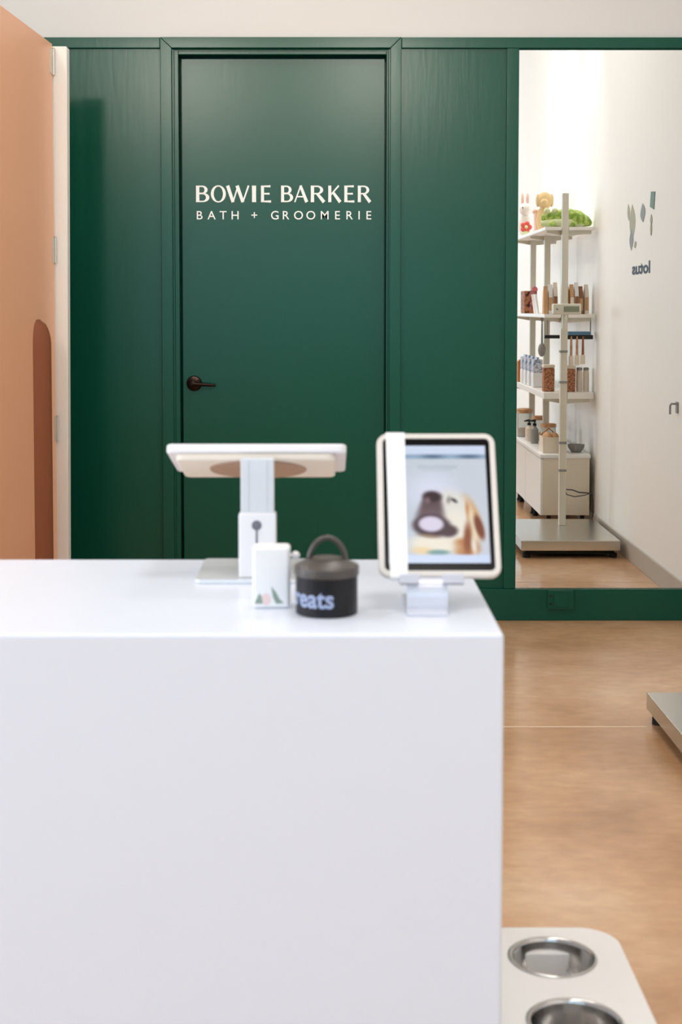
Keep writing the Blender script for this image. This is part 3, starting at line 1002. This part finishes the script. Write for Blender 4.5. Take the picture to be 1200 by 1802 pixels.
# low cabinet under it: three units, a worktop on legs
CBY = [(3.07, SE), (2.39, 3.066), (1.9, 2.386)]
for i, (ya, yb) in enumerate(CBY):
    lb = ('white low cabinet at the end of the shelving nearest the scale', 'white low cabinet, second from the scale under the shelving', 'white low cabinet, third from the scale under the shelving')[i]
    cb = thing('low_cabinet', lb, 'cabinet', (1.49, (ya + yb) / 2, 0), 'low cabinets under the shelving')
    b = MB(); b.box(1.345, 1.635, ya, yb, 0.095, 0.452, 0.002)
    b.build('carcass', M['cab_side'], cb)
    b = MB(); b.box(1.329, 1.345, ya + 0.002, yb - 0.002, 0.095, 0.448, 0.002)
    b.build('door', M['cab_white'], cb)
    for x in (1.39, 1.60):
        for y in (ya + 0.05, yb - 0.05):
            b = MB(); b.lathe([(0, 0), (0.02, 0), (0.02, 0.01), (0.014, 0.02), (0.014, 0.095), (0, 0.095)], (x, y, 0), 14)
            b.build('leg', M['rubber'], cb)
b = MB(); b.box(1.325, 1.64, 1.9, SE + 0.004, 0.4525, 0.476, 0.003)
tag(b.build('worktop', M['cab_white'], origin=(1.48, 2.8, 0.4525)), 'white worktop along the row of low cabinets', 'worktop')
CT = 0.476


def mx(u, Y):
    """x on the mirrored side from a picture column, for a thing standing at depth Y"""
    return (u - 577) / 2507 * (12.62 - Y)


# -- plush toys on the top board
ZT = 1.892
pl = thing('plush_crocodile', 'long green plush crocodile lying on the top board', 'plush toy', (1.50, 3.62, ZT), 'plush toys on the top board')
b = MB()
b.tube([(1.36, 3.58, ZT + 0.05), (1.42, 3.61, ZT + 0.060), (1.50, 3.62, ZT + 0.066), (1.57, 3.64, ZT + 0.058), (1.62, 3.62, ZT + 0.04), (1.648, 3.60, ZT + 0.03)], [0.038, 0.05, 0.058, 0.05, 0.035, 0.02], 16)
b.build('body', M['plush_green'], pl)
b = MB(); b.tube([(1.345, 3.60, ZT + 0.03), (1.42, 3.64, ZT + 0.033), (1.52, 3.655, ZT + 0.033), (1.60, 3.64, ZT + 0.028)], [0.02, 0.03, 0.032, 0.02], 12)
b.build('belly', M['plush_pale'], pl)
for x in (1.37, 1.42):
    b = MB(); b.ell((x, 3.64, ZT + 0.105), 0.02, n=12)
    b.build('eye', M['plush_pale'], pl)
for x in (1.40, 1.53):
    b = MB(); b.ell((x, 3.665, ZT + 0.022), (0.022, 0.03, 0.022), n=12)
    b.build('foot', M['plush_green'], pl)
pl = thing('plush_dog', 'tan plush dog sitting up behind the green plush crocodile', 'plush toy', (1.49, 2.75, ZT), 'plush toys on the top board')
b = MB(); b.ell((1.49, 2.75, ZT + 0.10), (0.055, 0.05, 0.10))
b.build('body', M['plush_tan'], pl)
b = MB(); b.ell((1.49, 2.76, ZT + 0.235), (0.055, 0.055, 0.058)); b.ell((1.48, 2.81, ZT + 0.222), (0.026, 0.03, 0.022), n=12)
hh = b.build('head', M['plush_tan'], pl)
for x in (1.442, 1.538):
    b = MB(); b.ell((x, 2.76, ZT + 0.235), (0.014, 0.025, 0.045), n=12)
    b.build('ear', M['plush_tan'], hh)
pl = thing('plush_rabbit', 'white plush rabbit at the far end of the top board', 'plush toy', (1.395, 2.45, ZT), 'plush toys on the top board')
b = MB(); b.ell((1.395, 2.45, ZT + 0.085), (0.045, 0.05, 0.085)); b.ell((1.395, 2.47, ZT + 0.195), (0.042, 0.042, 0.045))
b.build('body', M['plush_white'], pl)
for dx in (-0.018, 0.018):
    b = MB(); b.ell((1.395 + dx, 2.465, ZT + 0.265), (0.011, 0.010, 0.045), n=12)
    b.build('ear', M['plush_pink'], pl)
b = MB(); b.ell((1.372, 2.51, ZT + 0.203), 0.005, n=8)
b.build('eye', M['dark_black'], pl)
pl = thing('plush_flower', 'coral plush flower toy in front of the white plush rabbit', 'plush toy', (1.385, 2.60, ZT), 'plush toys on the top board')
b = MB()
for k in range(5):
    a = 2 * math.pi * k / 5
    b.ell((1.385 + 0.024 * math.cos(a), 2.60, ZT + 0.062 + 0.024 * math.sin(a)), (0.019, 0.017, 0.019), n=12)
b.build('petals', M['plush_red'], pl)
b = MB(); b.ell((1.385, 2.605, ZT + 0.062), (0.014, 0.02, 0.014), n=12); b.ell((1.385, 2.60, ZT + 0.019), (0.028, 0.024, 0.019), n=12)
b.build('stalk', M['plush_pale'], pl)
pl = thing('plush_bone', 'pale pink plush bone standing between the rabbit and the tan dog', 'plush toy', (1.43, 2.62, ZT), 'plush toys on the top board')
b = MB()
b.tube([(1.445, 2.68, ZT + 0.02), (1.445, 2.68, ZT + 0.16)], 0.018, 12)
for dx in (-0.013, 0.013):
    b.ell((1.445 + dx, 2.68, ZT + 0.018), 0.018, n=10); b.ell((1.445 + dx, 2.68, ZT + 0.165), 0.018, n=10)
b.build('body', M['plush_pink'], pl)

# -- second board: picture box, card envelopes, row of treat bags
Z2 = 1.352
pb_ = thing('picture_box', 'pink and brown printed box on the middle board', 'box', (1.40, 2.70, Z2))
b = MB(); b.box(1.352, 1.44, 2.60, 2.78, Z2, Z2 + 0.155, 0.003)
b.build('carton', M['picture_brown'], pb_)
b = MB(); b.box(1.39, 1.436, 2.7805, 2.7815, Z2 + 0.02, Z2 + 0.15)
b.build('front_print', M['rose'], pb_)['label'] = 'dusty pink print'
b = MB(); b.prism([(1.425 + 0.02 * math.cos(k * .3927), Z2 + 0.165 + 0.02 * math.sin(k * .3927)) for k in range(16)], -0.006, 0.006, Mx=Matrix.Translation((0, 2.77, 0)) @ to_wall)
b.build('round_tag', M['pink'], pb_)['label'] = 'pink round tag'
for i, (y, m, lb) in enumerate(((3.02, 'cream', 'cream card envelope leaning beside the pink printed box'), (3.12, 'bag_white', 'white card envelope next to the kraft treat bags'))):
    b = MB(Matrix.Translation((1.395, y, Z2)) @ Matrix.Rotation(R(-8), 4, 'Y'))
    b.box(-0.006, 0.006, -0.04, 0.04, 0.001, 0.13, 0.002); b.prism([(-0.04, 0.13), (0.04, 0.13), (0, 0.085)], -0.0075, -0.006, Mx=Matrix.Rotation(R(90), 4, 'Z') @ to_wall)
    tag(b.build('card_envelope', M[m], origin=(1.395, y, Z2)), lb, 'envelope', 'envelopes on the middle board')


def treat_bag(x, y, z, w_, d_, h_, mt, band, label, group, name='treat_bag'):
    th = thing(name, label, 'bag', (x, y, z), group)
    b = MB()
    t = bmesh.new()
    rows = [(0, 1, 1), (0.03, 1.04, 1.04), (0.5, 1.0, 1.05), (0.8, 0.98, 0.7), (0.92, 0.98, 0.16), (1.0, 0.98, 0.14)]
    rings = []
    for f, a, c in rows:
        rings.append([t.verts.new((x + px * w_ / 2 * a, y + py * d_ / 2 * c, z + h_ * f)) for px, py in ((-1, -1), (1, -1), (1, 1), (-1, 1))])
    for r0, r1 in zip(rings, rings[1:]):
        for k in range(4):
            t.faces.new((r0[k], r0[(k + 1) % 4], r1[(k + 1) % 4], r1[k]))
    t.faces.new(rings[0][::-1]); t.faces.new(rings[-1])
    bmesh.ops.bevel(t, geom=[e for e in t.edges if abs(e.verts[0].co.z - e.verts[1].co.z) > 1e-4], offset=0.003, segments=2, affect='EDGES')
    b._add(t, 0)
    b.build('pouch', M[mt], th)
    if band:
        b = MB(); b.box(x - w_ * 0.42, x + w_ * 0.42, y + d_ * 0.5, y + d_ * 0.545, z + h_ * 0.12, z + h_ * 0.56, 0.001)
        b.build('front_label', M[band], th)
    return th


BG = [(1.372, 'kraft', None, 'kraft treat bag at the front corner of the middle board'),
      (1.402, 'bag_white', 'kraft', 'white treat bag with kraft label beside the corner kraft bag'),
      (1.432, 'cream', 'brown', 'cream treat bag with brown label behind the scale display'),
      (1.505, 'brown', None, 'dark brown treat bag right of the shelf post'),
      (1.535, 'kraft', 'cream', 'kraft treat bag with cream label between two darker bags'),
      (1.565, 'bag_white', 'brown', 'white treat bag with brown label near the right wall'),
      (1.593, 'brown', 'kraft', 'brown treat bag with kraft label near the right wall'),
      (1.628, 'cream', 'kraft', 'cream treat bag at the wall end of the row')]
for i, (x, m, bd, lb) in enumerate(BG):
    treat_bag(x, 3.60, Z2, 0.026, 0.07, 0.175 + 0.012 * (i % 3), m, bd, lb, 'treat bags on the middle board')

# -- black rail with brushes and a scoop, folded blue cloth
rl = thing('hanging_rail', 'black hanging rail under the middle board', 'rail', (1.50, 3.70, 1.20))
b = MB(); b.box(1.352, 1.448, 3.69, 3.715, 1.20, 1.222, 0.004); b.box(1.492, 1.655, 3.69, 3.715, 1.195, 1.222, 0.004)
b.box(1.448, 1.492, 3.685, 3.707, 1.20, 1.222)
b.build('bar', M['dark_black'], rl)
for x in (1.37, 1.64):
    b = MB(); b.tube([(x, 3.70, 1.222), (x, 3.70, 1.331)], 0.004, 8)
    b.build('hanger', M['grey_plastic'], rl)
b = MB()
b.box(1.50, 1.64, 3.655, 3.72, 1.2225, 1.234, 0.004); b.box(1.502, 1.638, 3.658, 3.722, 1.234, 1.244, 0.004)
tag(b.build('folded_cloth', M['blue'], origin=(1.57, 3.69, 1.2225)), 'folded blue cloth lying on the black rail', 'cloth')
for i, (x, ln, lb) in enumerate(((1.517, 0.17, 'wooden brush hanging nearest the shelf post'), (1.553, 0.165, 'middle wooden brush of three hanging on the rail'), (1.59, 0.16, 'wooden brush hanging nearest the right wall'))):
    th = thing('grooming_brush', lb, 'brush', (x, 3.725, 1.20 - ln), 'brushes hanging on the rail')
    b = MB(); b.tube([(x, 3.7225, 1.215), (x, 3.7225, 1.19), (x, 3.7225, 1.20 - ln * 0.6), (x, 3.7225, 1.20 - ln * 0.65)], [0.004, 0.007, 0.0085, 0.006], 10)
    b.build('handle', M['wood'] if i != 2 else M['brown'], th)
    b = MB(); b.box(x - 0.015, x + 0.015, 3.716, 3.730, 1.20 - ln, 1.20 - ln * 0.62, 0.005)
    b.build('bristle_head', M['cream'], th)
th = thing('food_scoop', 'grey scoop hanging under the middle board', 'scoop', (1.405, 3.25, 1.06))
b = MB(); b.tube([(1.405, 3.25, 1.31), (1.405, 3.25, 1.24), (1.405, 3.25, 1.15)], [0.005, 0.006, 0.007], 10); b.box(1.395, 1.415, 3.242, 3.258, 1.305, 1.329, 0.003)
b.build('handle', M['grey_plastic'], th)
b = MB(); b.ell((1.405, 3.25, 1.115), (0.026, 0.022, 0.045), n=16)
b.build('cup', M['grey_plastic'], th)

# -- lower board: orange box, blue pouches, kibble jars
Z1 = 0.863
b = MB(); b.box(1.352, 1.385, 2.42, 2.48, Z1, Z1 + 0.145, 0.003); b.prism([(1.352, Z1 + .145), (1.385, Z1 + .145), (1.3685, Z1 + .16)], -2.48, -2.42, Mx=to_wall)
tag(b.build('treat_carton', M['orange'], origin=(1.37, 2.45, Z1)), 'orange carton at the far end of the lower board', 'box')
PB = [(2.58, 'blue and white pouch next to the orange carton'), (2.74, 'blue and white pouch, second from the orange carton'), (2.92, 'blue and white pouch, third from the orange carton'), (3.12, 'blue and white pouch at the kibble jar end of its row')]
for i, (y, lb) in enumerate(PB):
    th = thing('food_pouch', lb, 'bag', (1.395, y, Z1), 'blue and white pouches on the lower board')
    h_ = 0.20
    b = MB(); b.box(1.36, 1.425, y - 0.05, y + 0.05, Z1, Z1 + h_ * 0.5, 0.008)
    b.build('pouch', M['bag_white'], th)
    b = MB(); b.box(1.361, 1.424, y - 0.049, y + 0.049, Z1 + h_ * 0.49, Z1 + h_ * 0.93, 0.006); b.box(1.385, 1.40, y - 0.048, y + 0.048, Z1 + h_ * 0.92, Z1 + h_, 0.002)
    b.build('printed_top', M['bag_blue'], th)['label'] = 'blue speckled top'
for i, (x, y, w_, h_, lb) in enumerate(((1.395, 3.60, 0.07, 0.17, 'square jar of brown kibble at the front corner of the lower board'), (1.525, 3.62, 0.068, 0.165, 'square jar of brown kibble right of the shelf post'))):
    th = thing('kibble_jar', lb, 'jar', (x, y, Z1), 'kibble jars on the lower board')
    b = MB(); b.box(x - w_ / 2, x + w_ / 2, y - w_ / 2, y + w_ / 2, Z1, Z1 + h_ * 0.88, 0.006)
    b.build('kibble', M['kibble'], th)
    b = MB(); b.box(x - w_ / 2 - 0.001, x + w_ / 2 + 0.001, y - w_ / 2 - 0.001, y + w_ / 2 + 0.001, Z1 + h_ * 0.88, Z1 + h_, 0.005)
    b.build('lid', M['cream'], th)
for i, (x, lb) in enumerate(((1.588, 'slim clear jar of treats next to the right hand kibble jar'), (1.630, 'slim clear jar of treats nearest the right wall'))):
    th = thing('treat_jar', lb, 'jar', (x, 3.62, Z1), 'slim jars on the lower board')
    b = MB(); b.lathe([(0, 0), (0.018, 0), (0.019, 0.004), (0.019, 0.125), (0.015, 0.135), (0, 0.135)], (x, 3.62, Z1), 24)
    b.build('glass', M['cream'], th)
    b = MB(); b.lathe([(0, 0.135), (0.0175, 0.135), (0.0175, 0.152), (0, 0.154)], (x, 3.62, Z1), 24)
    b.build('lid', M['grey_plastic'], th)

# -- on the worktop: lidded jars, pump bottles, basket, grey bowl
JR = [(1.40, 2.50, 0.055, 0.20, 'tall glass jar with wooden lid at the far end of the worktop'), (1.46, 2.80, 0.05, 0.17, 'glass jar with wooden lid behind the pump bottles'), (1.46, 3.20, 0.05, 0.15, 'shorter glass jar with wooden lid nearest the wooden basket')]
for i, (x, y, r_, h_, lb) in enumerate(JR):
    th = thing('lidded_jar', lb, 'jar', (x, y, CT), 'glass jars on the worktop')
    b = MB(); b.lathe([(0, 0), (r_, 0), (r_, h_ * 0.84), (r_ - 0.004, h_ * 0.84), (r_ - 0.004, 0.005), (0, 0.005)], (x, y, CT), 28)
    b.build('glass', M['jar'], th)
    b = MB(); b.lathe([(0, 0.006), (r_ - 0.006, 0.006), (r_ - 0.006, h_ * 0.3), (0, h_ * 0.33)], (x, y, CT), 24)
    b.build('biscuits', M['kraft'], th)
    b = MB(); b.lathe([(0, h_ * 0.845), (r_ + 0.003, h_ * 0.845), (r_ + 0.003, h_ * 0.97), (r_ - 0.004, h_), (0, h_)], (x, y, CT), 28)
    b.build('lid', M['wood'], th)
for i, (x, y, h_, mt, lb) in enumerate(((1.385, 2.83, 0.145, 'cream', 'cream pump bottle with black top'), (1.395, 3.02, 0.16, 'grey_plastic', 'grey pump bottle with black top'))):
    th = thing('pump_bottle', lb + ' on the worktop edge', 'bottle', (x, y, CT), 'pump bottles on the worktop')
    b = MB(); b.lathe([(0, 0), (0.024, 0), (0.026, 0.004), (0.026, h_ * 0.6), (0.012, h_ * 0.7), (0.010, h_ * 0.75), (0, h_ * 0.75)], (x, y, CT), 24)
    b.build('bottle', M[mt], th)
    b = MB(); b.lathe([(0, h_ * 0.75), (0.013, h_ * 0.75), (0.013, h_ * 0.85), (0.005, h_ * 0.86), (0.005, h_ * 0.94), (0, h_ * 0.94)], (x, y, CT), 16)
    b.tube([(x + 0.008, y, CT + h_ * 0.97), (x - 0.01, y, CT + h_ * 0.97), (x - 0.035, y, CT + h_ * 0.94)], [0.009, 0.008, 0.004], 10)
    b.build('pump', M['dark_black'], th)
th = thing('wooden_basket', 'pale wooden basket with a tan bundle at the worktop end', 'basket', (1.415, 3.58, CT))
b = MB()
for x0, x1, y0, y1 in ((1.355, 1.363, 3.50, 3.66), (1.467, 1.475, 3.50, 3.66), (1.363, 1.467, 3.50, 3.508), (1.363, 1.467, 3.652, 3.66)):
    b.box(x0, x1, y0, y1, CT, CT + 0.10, 0.002)
b.box(1.363, 1.467, 3.508, 3.652, CT, CT + 0.006)
b.build('crate', M['cream'], th)
b = MB(); b.tube([(1.36, 3.50, CT + 0.10), (1.415, 3.50, CT + 0.145), (1.47, 3.50, CT + 0.10)], 0.006, 10)
b.build('handle', M['wood'], th)
b = MB(); b.ell((1.395, 3.58, CT + 0.095), (0.03, 0.06, 0.035)); b.ell((1.44, 3.58, CT + 0.09), (0.03, 0.055, 0.035))
tag(b.build('towel_bundle', M['kraft'], origin=(1.415, 3.58, CT + 0.006)), 'tan bundle lying inside the pale wooden basket', 'towel')
b = MB(); b.lathe([(0, 0), (0.03, 0), (0.05, 0.03), (0.055, 0.05), (0.051, 0.05), (0.046, 0.03), (0.028, 0.004), (0, 0.004)], (1.575, 3.60, CT), 30)
tag(b.build('ceramic_bowl', M['grey_plastic'], origin=(1.575, 3.60, CT)), 'grey bowl on the worktop near the right wall', 'bowl')

# ================================================================== painted decals and hook on the right wall
wd = thing('wall_decal', 'painted plant leaves decal on the right wall, seen in the mirror', 'decal', (RIGHT_X, 5.0, 1.85))
Wm = Matrix(((0, 0, -1, RIGHT_X), (1, 0, 0, 0), (0, 1, 0, 0), (0, 0, 0, 1)))   # local (y, z, out of wall)


NL = []


def leaf(pts, mt, nm='leaf'):
    b = MB()
    NL.append(1)
    b.prism(pts, 0.0, 0.001 + 0.0004 * len(NL), Mx=Wm)
    b.build(nm, M[mt], wd)


def lens(cy, cz, hw, hh, tilt=0, n=9):
    up = [(hw * math.sin(math.pi * k / n), hh * (2 * k / n - 1)) for k in range(n + 1)]
    dn = [(-hw * math.sin(math.pi * k / n), hh * (2 * k / n - 1)) for k in range(n - 1, 0, -1)]
    c, s_ = math.cos(tilt), math.sin(tilt)
    return [(cy + y * c - z * s_, cz + y * s_ + z * c) for y, z in up + dn]


leaf(lens(4.76, 1.86, 0.075, 0.10, 0.1), 'leaf_olive')
leaf(lens(4.74, 1.765, 0.05, 0.06, 0.0), 'leaf_grey')
leaf(lens(4.66, 1.92, 0.03, 0.05, 0.3), 'leaf_olive')
leaf(lens(4.84, 1.735, 0.028, 0.02, 0.3), 'leaf_olive')
leaf(lens(5.02, 1.895, 0.055, 0.05, 0.15), 'leaf_grey')
leaf([(5.19, 1.915), (5.28, 1.895), (5.30, 1.985), (5.21, 1.992)], 'leaf_teal', 'brush_stroke')
leaf(lens(5.22, 1.845, 0.02, 0.03), 'leaf_olive')
leaf(lens(5.22, 1.80, 0.016, 0.035), 'leaf_olive', 'stem')
t = text_mesh('lotus', 0.105, 0.0035, 0.0005)
x0, x1, y0, y1 = bounds(t)
kx = (5.204 - 4.765) / (x1 - x0)
ky = 0.066 / (y1 - y0)
for v in t.verts:
    v.co = Vector((RIGHT_X - 0.0007 + v.co.z, 5.204 - (v.co.x - x0) * kx, 1.572 + (v.co.y - y0) * ky))
b = MB(); b._add(t, 0)
tag(b.build('wall_lettering', M['word'], origin=(RIGHT_X, 5.0, 1.57)), 'dark slate lettering on the right wall below the leaf decal', 'lettering')
hk = thing('wall_hook', 'small grey hook on the right wall near the mirror', 'hook', (RIGHT_X, 5.82, 0.91))
b = MB(); b.box(RIGHT_X - 0.006, RIGHT_X, 5.80, 5.84, 0.89, 0.945, 0.002)
b.build('back_plate', M['grey_plastic'], hk)
b = MB(); b.tube([(RIGHT_X - 0.006, 5.82, 0.935), (RIGHT_X - 0.03, 5.82, 0.935), (RIGHT_X - 0.036, 5.82, 0.925), (RIGHT_X - 0.036, 5.82, 0.885)], 0.005, 10)
b.build('arm', M['grey_plastic'], hk)
